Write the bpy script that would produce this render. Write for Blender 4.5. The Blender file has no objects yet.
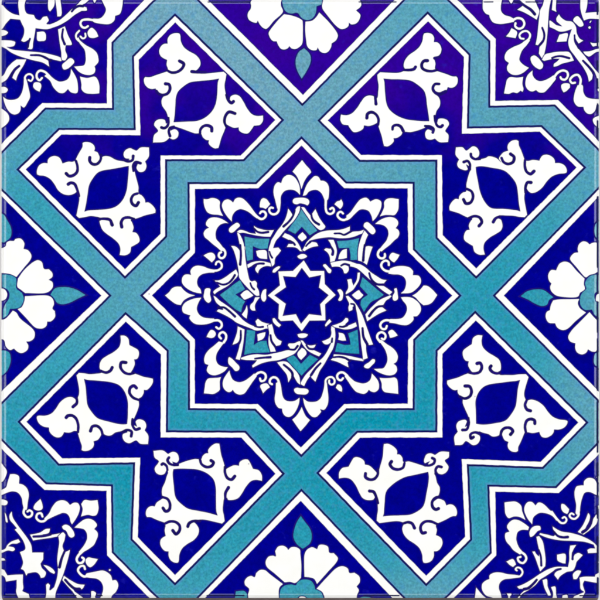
import bpy, bmesh, math, random
import numpy as np
from mathutils import Vector
from mathutils.geometry import tessellate_polygon

random.seed(7)
SC = 0.2 / 600.0                    # one picture unit of the design in metres: a 20 cm tile
MM = 0.001
X0, X1, Y0, Y1 = 1.3, 599.1, -0.6, 598.1      # the tile's outline in design units
scene = bpy.context.scene
COL = scene.collection

# ---------------------------------------------------------------- drawing helpers
def parse(s):
    """'@ox,oy' moves the origin, 'x,y' is a smooth point in tenths of a unit, 'cx,y' a corner."""
    ox = oy = 0.0
    pts, cor = [], []
    for t in s.split():
        if t[0] == '@':
            a, b = t[1:].split(','); ox, oy = float(a), float(b); continue
        c = t[0] == 'c'
        a, b = (t[1:] if c else t).split(',')
        pts.append((ox + float(a) / 10, oy + float(b) / 10)); cor.append(c)
    return np.array(pts), cor

def cr(p0, p1, p2, p3, n):
    """centripetal Catmull-Rom from p1 to p2 (p2 left out)"""
    def tj(ti, a, b): return ti + max(math.hypot(*(b - a)), 1e-4) ** 0.5
    t0 = 0.0; t1 = tj(t0, p0, p1); t2 = tj(t1, p1, p2); t3 = tj(t2, p2, p3)
    out = []
    for k in range(n):
        t = t1 + (t2 - t1) * k / n
        A1 = (t1 - t) / (t1 - t0) * p0 + (t - t0) / (t1 - t0) * p1
        A2 = (t2 - t) / (t2 - t1) * p1 + (t - t1) / (t2 - t1) * p2
        A3 = (t3 - t) / (t3 - t2) * p2 + (t - t2) / (t3 - t2) * p3
        B1 = (t2 - t) / (t2 - t0) * A1 + (t - t0) / (t2 - t0) * A2
        B2 = (t3 - t) / (t3 - t1) * A2 + (t - t1) / (t3 - t1) * A3
        out.append((t2 - t) / (t2 - t1) * B1 + (t - t1) / (t2 - t1) * B2)
    return out

def smooth(pts, cor, closed=True, step=0.8):
    n = len(pts); out = []
    for i in range(n if closed else n - 1):
        p1, p2 = pts[i], pts[(i + 1) % n]
        c1 = cor[i] or (not closed and i == 0)
        c2 = cor[(i + 1) % n] or (not closed and i == n - 2)
        p0 = 2 * p1 - p2 if c1 else pts[i - 1]
        p3 = 2 * p2 - p1 if c2 else pts[(i + 2) % n]
        L = math.hypot(*(p2 - p1))
        if L < 1e-3: continue
        out += cr(p0, p1, p2, p3, max(1, int(L / step + 0.5)))
    if not closed: out.append(pts[-1])
    return np.array(out)

def area(p):
    x, y = p[:, 0], p[:, 1]
    return 0.5 * float(np.sum(x * np.roll(y, -1) - np.roll(x, -1) * y))

def orient(p, ccw=True):
    return p if (area(p) > 0) == ccw else p[::-1].copy()

def offset(p, d):
    """move a closed outline by d to its outer side (outline ccw in x-right, y-down sense of area>0)"""
    a = p - np.roll(p, 1, 0); b = np.roll(p, -1, 0) - p
    a /= np.maximum(np.linalg.norm(a, axis=1, keepdims=True), 1e-6)
    b /= np.maximum(np.linalg.norm(b, axis=1, keepdims=True), 1e-6)
    na = np.stack([a[:, 1], -a[:, 0]], 1); nb = np.stack([b[:, 1], -b[:, 0]], 1)
    m = na + nb
    l = np.linalg.norm(m, axis=1, keepdims=True)
    m = m / np.maximum(l, 1e-6)
    k = 1.0 / np.maximum(np.sum(m * na, 1, keepdims=True), 0.45)
    return p + m * k * d

def wob(x, y, s):
    """the small unsteadiness of a hand drawn line"""
    return (math.sin(x * .31 + s) * math.cos(y * .27 - s * 1.7) * .6 + math.sin(x * .83 - y * .71 + s * 2.3) * .3
            + math.sin(x * 1.7 + y * 1.3 + s) * .16)

def poly_line(v, amp=.22, seed=0., step=2.2):
    """straight sided outline, ruled by hand"""
    v = np.array(v, float); out = []
    n = len(v)
    for i in range(n):
        a, b = v[i], v[(i + 1) % n]
        L = math.hypot(*(b - a)); m = max(1, int(L / step))
        for k in range(m):
            p = a + (b - a) * k / m
            f = min(1., min(k, m - k) / 2.)
            out.append((p[0] + amp * f * wob(p[0], p[1], seed), p[1] + amp * f * wob(p[1], p[0], seed + 4)))
    return np.array(out)

# ---------------------------------------------------------------- rim of the tile
def rim_drop(d):
    """how far the glazed face has sunk (mm) at distance d from the tile's edge"""
    tab = [(-1, 1.10), (0, .98), (.6, .86), (1.2, .70), (1.8, .50), (2.4, .33), (3.0, .205), (3.6, .125), (4.2, .070), (4.8, .035), (5.6, .012), (6.6, 0.)]
    if d >= 6.6: return 0.
    for (a, za), (b, zb) in zip(tab, tab[1:]):
        if d <= b: return za + (zb - za) * (d - a) / (b - a)
    return 0.
CUTS = (.6, 1.2, 1.8, 2.4, 3.0, 3.6, 4.2, 4.8, 5.6, 6.6)

def W(x, y, z):
    return Vector(((x - 300) * SC, (300 - y) * SC, z * MM))

def finish(bm, clip=True):
    """cut at the tile's edge and let the glaze follow the rounded rim"""
    xs = [v.co.x / SC + 300 for v in bm.verts]; ys = [300 - v.co.y / SC for v in bm.verts]
    if not xs: return
    near = min(xs) < X0 + 7 or max(xs) > X1 - 7 or min(ys) < Y0 + 7 or max(ys) > Y1 - 7
    if not near: return
    def cut(co, no, clear=False):
        g = bm.verts[:] + bm.edges[:] + bm.faces[:]
        bmesh.ops.bisect_plane(bm, geom=g, dist=1e-8, plane_co=co, plane_no=no, clear_outer=clear)
    if clip:
        cut(W(X0, 0, 0), (-1, 0, 0), True); cut(W(X1, 0, 0), (1, 0, 0), True)
        cut(W(0, Y0, 0), (0, 1, 0), True); cut(W(0, Y1, 0), (0, -1, 0), True)
    for d in CUTS:
        if min(xs) < X0 + d: cut(W(X0 + d, 0, 0), (1, 0, 0))
        if max(xs) > X1 - d: cut(W(X1 - d, 0, 0), (1, 0, 0))
        if min(ys) < Y0 + d: cut(W(0, Y0 + d, 0), (0, 1, 0))
        if max(ys) > Y1 - d: cut(W(0, Y1 - d, 0), (0, 1, 0))
    for v in bm.verts:
        x = v.co.x / SC + 300; y = 300 - v.co.y / SC
        dx = min(x - X0, X1 - x); dy = min(y - Y0, Y1 - y)
        v.co.z -= (rim_drop(dx) + rim_drop(dy)) * MM

class Piece:
    """collects flat glazed shapes with sunken dark outlines into one mesh"""
    def __init__(self): self.bm = bmesh.new(); self.lay = self.bm.verts.layers.float.new('bleed')
    def face(self, vs, m):
        try:
            f = self.bm.faces.new(vs); f.material_index = m; return f
        except ValueError: return None
    def shape(self, loops, z, top=0, skirts=()):
        """loops: outer outline, then holes. skirts: (width, z, material, bleed_at_inner, bleed_at_outer)"""
        loops = [orient(np.asarray(l), i == 0) for i, l in enumerate(loops)]
        co = [[Vector((p[0], p[1], 0)) for p in l] for l in loops]
        tris = tessellate_polygon(co)
        flat = [p for l in loops for p in l]
        vs = [self.bm.verts.new(W(p[0], p[1], z)) for p in flat]
        for t in tris:
            a, b, c = (flat[i] for i in t)
            s = (b[0] - a[0]) * (c[1] - a[1]) - (c[0] - a[0]) * (b[1] - a[1])
            if abs(s) < 1e-9: continue
            t = t if s < 0 else (t[0], t[2], t[1])          # faces up in world space
            self.face([vs[i] for i in t], top)
        k = 0
        for l in loops:
            n = len(l); ring = vs[k:k + n]; k += n
            cur, cz, acc = l, z, 0.
            for (w, z2, m, b0, b1) in skirts:
                acc += w
                nxt = offset(l, acc)
                if b0 or b1:
                    base = [self.bm.verts.new(v.co) for v in ring]
                    for v in base: v[self.lay] = b0
                else: base = ring
                r2 = [self.bm.verts.new(W(p[0], p[1], z2)) for p in nxt]
                for v in r2: v[self.lay] = b1
                for i in range(n):
                    j = (i + 1) % n
                    self.face([base[i], base[j], r2[j], r2[i]][::-1], m)
                ring = r2
        return self
    def stroke(self, pts, w, z, top=0, skirt=None, taper=(1., 1.)):
        """a brush line with round ends"""
        p = np.asarray(pts); n = len(p)
        t = np.gradient(p, axis=0); t /= np.maximum(np.linalg.norm(t, axis=1, keepdims=True), 1e-6)
        nr = np.stack([t[:, 1], -t[:, 0]], 1)
        u = np.linspace(0, 1, n)
        hw = w / 2 * (taper[0] + (taper[1] - taper[0]) * u) * np.array([1 + .07 * wob(q[0] * 2, q[1] * 2, 1.) for q in p])
        A = p + nr * hw[:, None]; B = p - nr * hw[:, None]
        def strip(A, B, z, m, zo=None):
            va = [self.bm.verts.new(W(q[0], q[1], z)) for q in A]; vb = [self.bm.verts.new(W(q[0], q[1], z)) for q in B]
            for i in range(n - 1): self.face([va[i], vb[i], vb[i + 1], va[i + 1]], m)
            for (e, sgn, a, b) in ((0, -1, va, vb), (n - 1, 1, va, vb)):
                r = hw[e] + (abs(A[e] - p[e]).max() > 0) * 0
                r = np.linalg.norm(A[e] - p[e])
                c = self.bm.verts.new(W(p[e][0], p[e][1], z))
                arc = [a[e]]
                for k in range(1, 7):
                    th = math.pi * k / 7
                    q = p[e] + nr[e] * r * math.cos(th) + t[e] * sgn * r * math.sin(th)
                    arc.append(self.bm.verts.new(W(q[0], q[1], z)))
                arc.append(b[e])
                for k in range(7):
                    f = [c, arc[k], arc[k + 1]]
                    self.face(f if sgn < 0 else f[::-1], m)
        strip(A, B, z, top)
        if skirt:
            g, z2, m = skirt
            strip(p + nr * (hw + g)[:, None], p - nr * (hw + g)[:, None], z2, m)
        return self
    def build(self, name, mats, parent, label=None):
        bm = self.bm
        bm.normal_update()
        for f in bm.faces:
            if f.normal.z < 0: f.normal_flip()
        finish(bm)
        me = bpy.data.meshes.new(name); bm.to_mesh(me); bm.free()
        for m in mats: me.materials.append(m)
        o = bpy.data.objects.new(name, me); COL.objects.link(o); o.parent = parent
        if label: o['label'] = label
        return o

# ---------------------------------------------------------------- glazes
def mat(name):
    m = bpy.data.materials.new(name); m.use_nodes = True
    nt = m.node_tree; b = nt.nodes['Principled BSDF']
    return m, nt, b
def N(nt, t, **kw):
    n = nt.nodes.new(t)
    for k, v in kw.items(): setattr(n, k, v)
    return n
def noise(nt, vec, scale, detail=2., rough=.5):
    n = N(nt, 'ShaderNodeTexNoise'); n.inputs['Scale'].default_value = scale
    n.inputs['Detail'].default_value = detail; n.inputs['Roughness'].default_value = rough
    nt.links.new(vec, n.inputs['Vector']); return n.outputs['Fac']
def ramp(nt, fac, stops):
    r = N(nt, 'ShaderNodeValToRGB'); e = r.color_ramp.elements
    while len(e) < len(stops): e.new(.5)
    for i, (p, c) in enumerate(stops): e[i].position = p; e[i].color = (*c, 1)
    nt.links.new(fac, r.inputs['Fac']); return r.outputs['Color']
def mix(nt, fac, a, b, mode='MIX'):
    m = N(nt, 'ShaderNodeMix', data_type='RGBA', blend_type=mode)
    for s, v in ((m.inputs[0], fac), (m.inputs[6], a), (m.inputs[7], b)):
        if hasattr(v, 'links'): nt.links.new(v, s)
        elif isinstance(v, (int, float)): s.default_value = v
        else: s.default_value = (*v, 1)
    return m.outputs[2]
def coords(nt, off=(0, 0, 0)):
    c = N(nt, 'ShaderNodeTexCoord'); mp = N(nt, 'ShaderNodeMapping'); mp.inputs['Location'].default_value = off
    nt.links.new(c.outputs['Object'], mp.inputs['Vector']); return mp.outputs['Vector']
def lin(r, g, b):
    f = lambda c: (c / 255 / 12.92) if c <= 10 else ((c / 255 + .055) / 1.055) ** 2.4
    return (f(r), f(g), f(b))
def gloss(nt, b, vec, bump=.06, scale=900, rough=.12):
    b.inputs['Roughness'].default_value = rough
    b.inputs['IOR'].default_value = 1.45
    bp = N(nt, 'ShaderNodeBump'); bp.inputs['Strength'].default_value = bump; bp.inputs['Distance'].default_value = 2e-4
    nt.links.new(noise(nt, vec, scale, 3), bp.inputs['Height']); nt.links.new(bp.outputs['Normal'], b.inputs['Normal'])
def make_white():
    m, nt, b = mat('white_tin_glaze'); v = coords(nt)
    base = ramp(nt, noise(nt, v, 160, 3), [(.3, (.915, .915, .875)), (.7, (.935, .935, .925))])
    vo = N(nt, 'ShaderNodeTexVoronoi'); vo.inputs['Scale'].default_value = 120; nt.links.new(v, vo.inputs['Vector'])
    pick = N(nt, 'ShaderNodeMath', operation='LESS_THAN'); pick.inputs[1].default_value = .035
    nt.links.new(vo.outputs['Distance'], pick.inputs[0])
    rare = N(nt, 'ShaderNodeSeparateColor'); nt.links.new(vo.outputs['Color'], rare.inputs[0])
    r2 = N(nt, 'ShaderNodeMath', operation='GREATER_THAN'); r2.inputs[1].default_value = .93
    nt.links.new(rare.outputs[0], r2.inputs[0])
    mu = N(nt, 'ShaderNodeMath', operation='MULTIPLY'); nt.links.new(pick.outputs[0], mu.inputs[0]); nt.links.new(r2.outputs[0], mu.inputs[1])
    col = mix(nt, mu.outputs[0], base, (.45, .42, .45))
    nt.links.new(col, b.inputs['Base Color']); gloss(nt, b, v); return m

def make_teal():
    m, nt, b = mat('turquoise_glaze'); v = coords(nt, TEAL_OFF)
    drift = noise(nt, v, TEAL_SCALE, 1., .4)                         # slow drift from saturated to paler, greyer turquoise
    col = ramp(nt, drift, [(.38, tl(10, 150, 176)), (.544, tl(58, 160, 182)), (.72, tl(116, 169, 190))])
    g1 = noise(nt, v, 1500, 3, .6); g2 = noise(nt, v, 620, 2, .5)
    col = mix(nt, .42, col, ramp(nt, g1, [(.32, (.12, .20, .22)), (.5, (.5, .5, .5)), (.68, (.80, .80, .80))]), 'OVERLAY')
    col = mix(nt, ramp(nt, g2, [(.50, (0, 0, 0)), (.72, (.40, .40, .40))]), col, tl(66, 150, 212))
    g3 = noise(nt, coords(nt, (3, 1, 0)), 800, 2, .5)
    col = mix(nt, ramp(nt, g3, [(.52, (0, 0, 0)), (.72, (.34, .34, .34))]), col, tl(80, 170, 165))
    at = N(nt, 'ShaderNodeAttribute', attribute_name='bleed')
    g4 = noise(nt, coords(nt, (7, 2, 0)), 420, 2)
    f = N(nt, 'ShaderNodeMath', operation='MULTIPLY'); nt.links.new(at.outputs['Fac'], f.inputs[0])
    nt.links.new(ramp(nt, g4, [(.3, (.25, .25, .25)), (.7, (.95, .95, .95))]), f.inputs[1])
    col = mix(nt, f.outputs[0], col, lin(98, 146, 212))
    nt.links.new(col, b.inputs['Base Color']); gloss(nt, b, v, .09); return m

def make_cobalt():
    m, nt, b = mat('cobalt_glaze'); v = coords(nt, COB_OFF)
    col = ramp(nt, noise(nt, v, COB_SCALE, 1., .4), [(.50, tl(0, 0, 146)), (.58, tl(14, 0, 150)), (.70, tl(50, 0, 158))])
    cl = ramp(nt, noise(nt, coords(nt, (2, 5, 0)), 190, 3, .6), [(.3, (.82, .82, .82)), (.55, (1, 1, 1)), (.75, (1.22, 1.22, 1.22))])
    col = mix(nt, 1., col, cl, 'MULTIPLY')
    pat = noise(nt, coords(nt, (5, 9, 0)), 46, 2, .5)
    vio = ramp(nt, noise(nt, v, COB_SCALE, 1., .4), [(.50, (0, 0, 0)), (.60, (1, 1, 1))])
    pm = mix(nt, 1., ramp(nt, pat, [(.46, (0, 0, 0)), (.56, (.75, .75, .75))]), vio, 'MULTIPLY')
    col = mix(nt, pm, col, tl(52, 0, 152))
    fine = ramp(nt, noise(nt, v, 900, 2, .6), [(.3, (.86, .86, .86)), (.7, (1.14, 1.14, 1.14))])
    col = mix(nt, 1., col, fine, 'MULTIPLY')
    refl_smudge = noise(nt, coords(nt, (11, 4, 0)), 260, 4, .65)              # surface reflections, put into the colour as pale blue smudges
    col = mix(nt, ramp(nt, refl_smudge, [(.62, (0, 0, 0)), (.78, (.5, .5, .5))]), col, tl(40, 40, 196))
    nt.links.new(col, b.inputs['Base Color']); gloss(nt, b, v, .08); return m

def make_navy():
    m, nt, b = mat('dark_outline_pigment'); v = coords(nt)
    col = ramp(nt, noise(nt, v, 500, 3), [(.3, lin(14, 0, 100)), (.6, lin(20, 0, 112)), (.8, lin(34, 0, 124))])
    nt.links.new(col, b.inputs['Base Color']); gloss(nt, b, v, .05, 900, .5); b.inputs['Specular IOR Level'].default_value = .12; return m

def make_black():
    m, nt, b = mat('black_blue_contour'); v = coords(nt)
    col = ramp(nt, noise(nt, v, 420, 3), [(.3, lin(2, 8, 60)), (.7, lin(8, 18, 92))])
    nt.links.new(col, b.inputs['Base Color']); gloss(nt, b, v, .05, 900, .5); b.inputs['Specular IOR Level'].default_value = .12; return m

def make_line():
    m, nt, b = mat('brush_line_pigment'); v = coords(nt)
    col = ramp(nt, noise(nt, v, 300, 3), [(.3, lin(10, 0, 84)), (.7, lin(26, 2, 110))])
    nt.links.new(col, b.inputs['Base Color']); gloss(nt, b, v, .05, 900, .5); b.inputs['Specular IOR Level'].default_value = .12; return m

def make_biscuit():
    m, nt, b = mat('fired_clay_body'); v = coords(nt)
    col = ramp(nt, noise(nt, v, 300, 5, .7), [(.3, (.055, .035, .035)), (.7, (.12, .085, .08))])  # tone darkened so the lower lip shows as shadow
    nt.links.new(col, b.inputs['Base Color']); b.inputs['Roughness'].default_value = .85; return m

def make_backdrop():
    m, nt, b = mat('white_paper'); v = coords(nt)
    col = ramp(nt, noise(nt, v, 400, 4), [(.3, (.92, .92, .92)), (.7, (.95, .95, .95))])
    nt.links.new(col, b.inputs['Base Color']); b.inputs['Roughness'].default_value = .8; return m

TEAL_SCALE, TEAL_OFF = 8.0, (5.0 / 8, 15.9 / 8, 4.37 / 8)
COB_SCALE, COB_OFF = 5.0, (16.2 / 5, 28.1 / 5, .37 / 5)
PIG = .88
def tl(r, g, b): return tuple(c * PIG for c in lin(r, g, b))
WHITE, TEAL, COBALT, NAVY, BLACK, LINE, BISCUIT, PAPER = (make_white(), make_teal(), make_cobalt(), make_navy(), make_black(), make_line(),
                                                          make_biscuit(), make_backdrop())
Z_STRAP, Z_PLATE, Z_FIL, Z_TEAL, Z_WHITE, Z_LINE = .02, .055, .085, .095, .11, .125

SERIAL = 0
# ---------------------------------------------------------------- part makers
def white(name, spec, parent, strokes=(), curls=(), holes=(), label=None, edge=.8, pts=None, inset=.24):
    """a white motif: outline, dark brush lines drawn over it, white curls that grow out of it"""
    P = Piece()
    global SERIAL; SERIAL += 1
    zt = Z_WHITE + (SERIAL * 7 % 23) * .0012
    L = [smooth(*parse(spec)) if pts is None else pts] + [smooth(*parse(h)) if isinstance(h, str) else h for h in holes]
    L = [offset(orient(l), -inset if i == 0 else inset) for i, l in enumerate(L)]
    P.shape(L, zt, 0, [(edge, zt - .0035, 1, 0, 0), (.5, Z_PLATE - .004, 1, 0, 0)])
    for s, w in curls:
        q = smooth(*parse(s), closed=False, step=.5)
        P.stroke(q, w * .86, zt + .0006, 0, (.95, Z_PLATE + .012, 1), (1.05, .95))
    for s, w in strokes:
        q = smooth(*parse(s), closed=False, step=.5)
        P.stroke(q, w * 1.5, zt + .012, 2, None, (.9, 1.15))
    return P.build(name, [WHITE, NAVY, LINE], parent, label)

def teal(name, spec, parent, label=None):
    P = Piece(); l = orient(smooth(*parse(spec)))
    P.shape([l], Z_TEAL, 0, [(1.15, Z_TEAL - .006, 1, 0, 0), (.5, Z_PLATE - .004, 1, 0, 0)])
    return P.build(name, [TEAL, NAVY], parent, label)

def plate(name, verts, parent, seed, label=None):
    """a cobalt field with its black contour, the cobalt bleeding a little into the turquoise round it"""
    P = Piece()
    l = orient(poly_line(verts, .2, seed))
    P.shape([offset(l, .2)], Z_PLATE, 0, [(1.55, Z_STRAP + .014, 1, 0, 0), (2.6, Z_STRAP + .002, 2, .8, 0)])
    return P.build(name, [COBALT, BLACK, TEAL], parent, label)

def fillet(outer, inner, parent, seed):
    P = Piece()
    o = offset(orient(poly_line(outer, .22, seed)), -.45); i = offset(orient(poly_line(inner, .3, seed + 9)), .28)
    P.shape([o, i], Z_FIL, 0, [(.75, Z_PLATE - .002, 1, 0, 0)])
    return P.build('white_fillet', [WHITE, NAVY], parent)

def root(name, loc=(0, 0, 0)):
    o = bpy.data.objects.new(name, None); COL.objects.link(o); o.location = loc; return o
# ---------------------------------------------------------------- the tile
tile = root('ceramic_tile')
tile['label'] = 'square glazed tile, cobalt, turquoise and white, with an eight pointed star, lying on white paper'
tile['category'] = 'tile'

def tile_body():
    bm = bmesh.new()
    # glazed slab: face, rounded rim, sides and back
    w = ((X0, Y0), (X1, Y0), (X1, Y1), (X0, Y1))
    vs = [bm.verts.new(W(x, y, 0)) for x, y in w]; bm.faces.new(vs[::-1])
    bm.normal_update()
    for f in bm.faces:
        if f.normal.z < 0: f.normal_flip()
    for d in CUTS:
        for co, no in ((W(X0 + d, 0, 0), (1, 0, 0)), (W(X1 - d, 0, 0), (1, 0, 0)), (W(0, Y0 + d, 0), (0, 1, 0)), (W(0, Y1 - d, 0), (0, 1, 0))):
            bmesh.ops.bisect_plane(bm, geom=bm.verts[:] + bm.edges[:] + bm.faces[:], dist=1e-8, plane_co=co, plane_no=no)
    for v in bm.verts:
        x = v.co.x / SC + 300; y = 300 - v.co.y / SC
        dx = min(x - X0, X1 - x); dy = min(y - Y0, Y1 - y)
        v.co.z -= (rim_drop(dx) + rim_drop(dy)) * MM
    edge = [e for e in bm.edges if e.is_boundary]
    r = bmesh.ops.extrude_edge_only(bm, edges=edge)
    for v in [g for g in r['geom'] if isinstance(g, bmesh.types.BMVert)]:
        v.co.z = -7.6 * MM
        if v.co.y < -.0993: v.co.y -= 5.0 * SC          # clay lip added along the lower edge to stand in for the tile's shadow
    for f in bm.faces:
        if len({round(v.co.z, 6) for v in f.verts}) > 1 and min(v.co.z for v in f.verts) < -7 * MM: f.material_index = 1
    rim = [e for e in bm.edges if e.is_boundary]
    bmesh.ops.contextual_create(bm, geom=rim)
    bmesh.ops.recalc_face_normals(bm, faces=bm.faces[:])
    me = bpy.data.meshes.new('tile_body'); bm.to_mesh(me); bm.free()
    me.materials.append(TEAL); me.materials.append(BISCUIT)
    o = bpy.data.objects.new('tile_body', me); COL.objects.link(o); o.parent = tile
tile_body()

def strapwork():
    P = Piece()
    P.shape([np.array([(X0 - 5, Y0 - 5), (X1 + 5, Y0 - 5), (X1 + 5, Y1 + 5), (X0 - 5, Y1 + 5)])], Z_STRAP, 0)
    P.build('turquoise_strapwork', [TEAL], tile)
strapwork()

# outlines of the cobalt fields: (turquoise side, field side) of the white fillet
STAR_O = [(301.5,138.5),(346.0,183.2),(413.0,183.5),(413.2,249.6),(459.3,295.6),(413.5,339.6),(413.0,408.5),(346.5,408.6),(301.3,455.0),
          (255.4,409.0),(189.7,408.5),(189.5,341.6),(142.4,295.5),(189.7,249.8),(189.2,183.8),(256.2,183.8)]
STAR_I = [(301.5,145.8),(344.2,188.4),(407.4,188.5),(408.0,251.6),(452.0,295.5),(408.0,340.0),(407.5,403.5),(344.2,403.8),(300.9,447.2),
          (258.0,403.9),(195.0,403.5),(195.0,339.4),(152.2,295.5),(195.0,252.8),(195.2,189.2),(258.4,188.4)]
TL_O = [(175.0,15.6),(281.9,120.0),(243.4,159.6),(165.5,159.6),(165.5,236.2),(125.0,276.6),(18.6,169.5),(59.2,129.6),(135.4,129.8),(133.7,56.6)]
TL_I = [(175.2,22.6),(275.0,120.0),(240.4,155.4),(160.4,155.3),(160.4,233.7),(125.0,269.0),(26.0,169.5),(61.6,134.7),(140.6,135.5),(138.9,59.8)]
TR_O = [(427.7,13.6),(468.9,55.0),(467.2,128.2),(541.2,126.8),(584.0,167.5),(476.2,276.5),(437.2,237.6),(437.0,160.0),(360.0,160.2),(319.8,120.5)]
TR_I = [(428.1,21.6),(463.7,57.0),(461.6,134.0),(539.6,131.8),(576.2,167.4),(476.2,268.2),(442.9,235.0),(442.0,155.0),(361.2,154.8),(328.0,120.4)]
BR_O = [(475.2,313.0),(586.2,422.5),(542.6,467.2),(467.2,464.4),(470.4,539.3),(426.2,583.9),(318.5,473.0),(357.6,432.4),(437.0,432.0),(437.2,351.0)]
BR_I = [(475.8,320.8),(578.0,422.5),(540.6,461.6),(461.4,458.8),(465.0,536.6),(426.2,575.4),(326.6,473.0),(360.2,437.8),(442.6,437.6),(442.6,354.0)]
BL_O = [(125.6,314.2),(167.0,351.0),(166.2,432.0),(245.0,432.4),(282.6,473.7),(175.0,583.2),(132.2,539.2),(134.8,462.6),(59.0,464.0),(19.8,421.8)]
BL_I = [(125.8,321.8),(160.8,354.5),(160.4,437.6),(241.2,437.7),(275.2,473.7),(175.0,574.8),(138.0,537.0),(140.4,457.4),(62.4,458.2),(26.8,421.8)]
# fields cut by the tile's edge
N_O = [(193.5,-5.5),(302.3,103.8),(408.5,-5.5)];   N_I = [(203.0,-5.5),(303.0,94.6),(399.0,-5.5)]
W_O = [(-5.0,184.0),(109.2,295.6),(-5.0,408.9)];   W_I = [(-5.0,190.0),(101.0,295.6),(-5.0,397.0)]
E_O = [(605.0,182.5),(495.0,295.6),(605.0,406.5)]; E_I = [(605.0,190.3),(504.2,295.6),(605.0,397.3)]
S_O = [(193.0,603.5),(301.4,491.0),(408.6,603.5)]; S_I = [(200.0,603.5),(300.8,501.2),(397.0,603.5)]
CTL_O = [(159.2,-5.5),(111.8,42.4),(112.3,108.3),(45.3,107.8),(-6.0,159.0)]
CTL_I = [(148.5,-5.5),(107.0,40.0),(106.6,103.2),(42.2,102.8),(-6.0,150.8)]
CTR_O = [(443.8,-5.5),(490.0,41.0),(490.0,106.0),(555.0,104.8),(605.0,155.0)]
CTR_I = [(452.6,-5.5),(496.0,38.8),(495.4,100.6),(558.2,99.8),(605.0,147.0)]
CBR_O = [(605.0,436.5),(556.2,487.9),(489.0,486.4),(491.5,553.0),(441.0,603.5)]
CBR_I = [(605.0,449.0),(558.8,493.3),(495.5,492.0),(496.5,555.5),(448.8,603.5)]
CBL_O = [(-6.0,433.2),(46.0,484.0),(111.3,486.0),(112.0,552.5),(162.5,603.5)]
CBL_I = [(-6.0,442.2),(44.4,490.2),(106.3,491.0),(106.8,555.4),(154.4,603.5)]

star = plate('star_panel', STAR_O, tile, 1, 'central eight pointed star field in cobalt')
fillet(STAR_O, STAR_I, star, 1)
panels = []
for k, (o, i, lb) in enumerate(((TL_O, TL_I, 'upper left'), (TR_O, TR_I, 'upper right'), (BR_O, BR_I, 'lower right'), (BL_O, BL_I, 'lower left'))):
    p = plate('angled_panel', o, tile, 2 + k, lb + ' angled cobalt panel with two white arabesques'); fillet(o, i, p, 2 + k); panels.append(p)
def open_field(name, o, i, seed, close_o, close_i, label):
    """a field that runs off the tile's edge: the fillet is a strip, not a ring"""
    p = plate(name, o + close_o, tile, seed, label)
    P = Piece()
    so = offset(orient(poly_line(o + i[::-1], .24, seed)), -.36)
    P.shape([so], Z_FIL, 0, [(.75, Z_PLATE - .002, 1, 0, 0)])
    P.build('white_fillet', [WHITE, NAVY], p)
    return p
fN = open_field('flower_panel', N_O, N_I, 11, [], [], 'half flower field at the top edge')
fE = open_field('flower_panel', E_O, E_I, 12, [], [], 'half flower field at the right edge')
fS = open_field('flower_panel', S_O, S_I, 13, [], [], 'half flower field at the bottom edge')
fW = open_field('flower_panel', W_O, W_I, 14, [], [], 'half flower field at the left edge')
cTL = open_field('corner_panel', CTL_O, CTL_I, 15, [(-6, -6)], [], 'quarter medallion in the upper left corner')
cTR = open_field('corner_panel', CTR_O, CTR_I, 16, [(605, -6)], [], 'quarter medallion in the upper right corner')
cBR = open_field('corner_panel', CBR_O, CBR_I, 17, [(605, 604)], [], 'quarter medallion in the lower right corner')
cBL = open_field('corner_panel', CBL_O, CBL_I, 18, [(-6, 604)], [], 'quarter medallion in the lower left corner')

def edge_line():
    """dark blue strokes laid along the rim"""
    P = Piece()
    for a, b in ((3, 14), (21, 46), (61, 69), (79, 88), (104, 113), (121, 139), (197, 267), (273, 293), (302, 332), (339, 390), (402, 452), (463, 497), (507, 518), (537, 571), (578, 594)):
        q = smooth(np.array([(597.7 + .12 * wob(y, a, 1.), y) for y in np.linspace(a, b, max(3, int((b - a) / 4)))]), [0] * max(3, int((b - a) / 4)), closed=False, step=2.)
        P.stroke(q, 1.9, .20, 0)
    for y, runs in ((1.9, ((29, 46), (63, 76), (208, 250), (359, 396), (484, 493), (526, 538), (557, 579))),
                    (595.6, ((3, 15), (61, 76), (97, 102), (207, 244), (364, 399), (516, 527), (580, 596)))):
        for a, b in runs:
            q = smooth(np.array([(x, y + .12 * wob(x, a, 1.)) for x in np.linspace(a, b, max(3, int((b - a) / 4)))]), [0] * max(3, int((b - a) / 4)), closed=False, step=2.)
            P.stroke(q, 1.3, .20, 0)
    P.build('edge_line', [BLACK], tile)
edge_line()
# ---------------------------------------------------------------- the star medallion
G = 26.  # curl width in tenths
def leaf(spec, curl, parent, w=2.45, **k): return white('curled_leaf', spec, parent, curls=[(curl, w)], **k)
def each(name, parent, *specs):
    for s in specs: white(name, s, parent)

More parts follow.
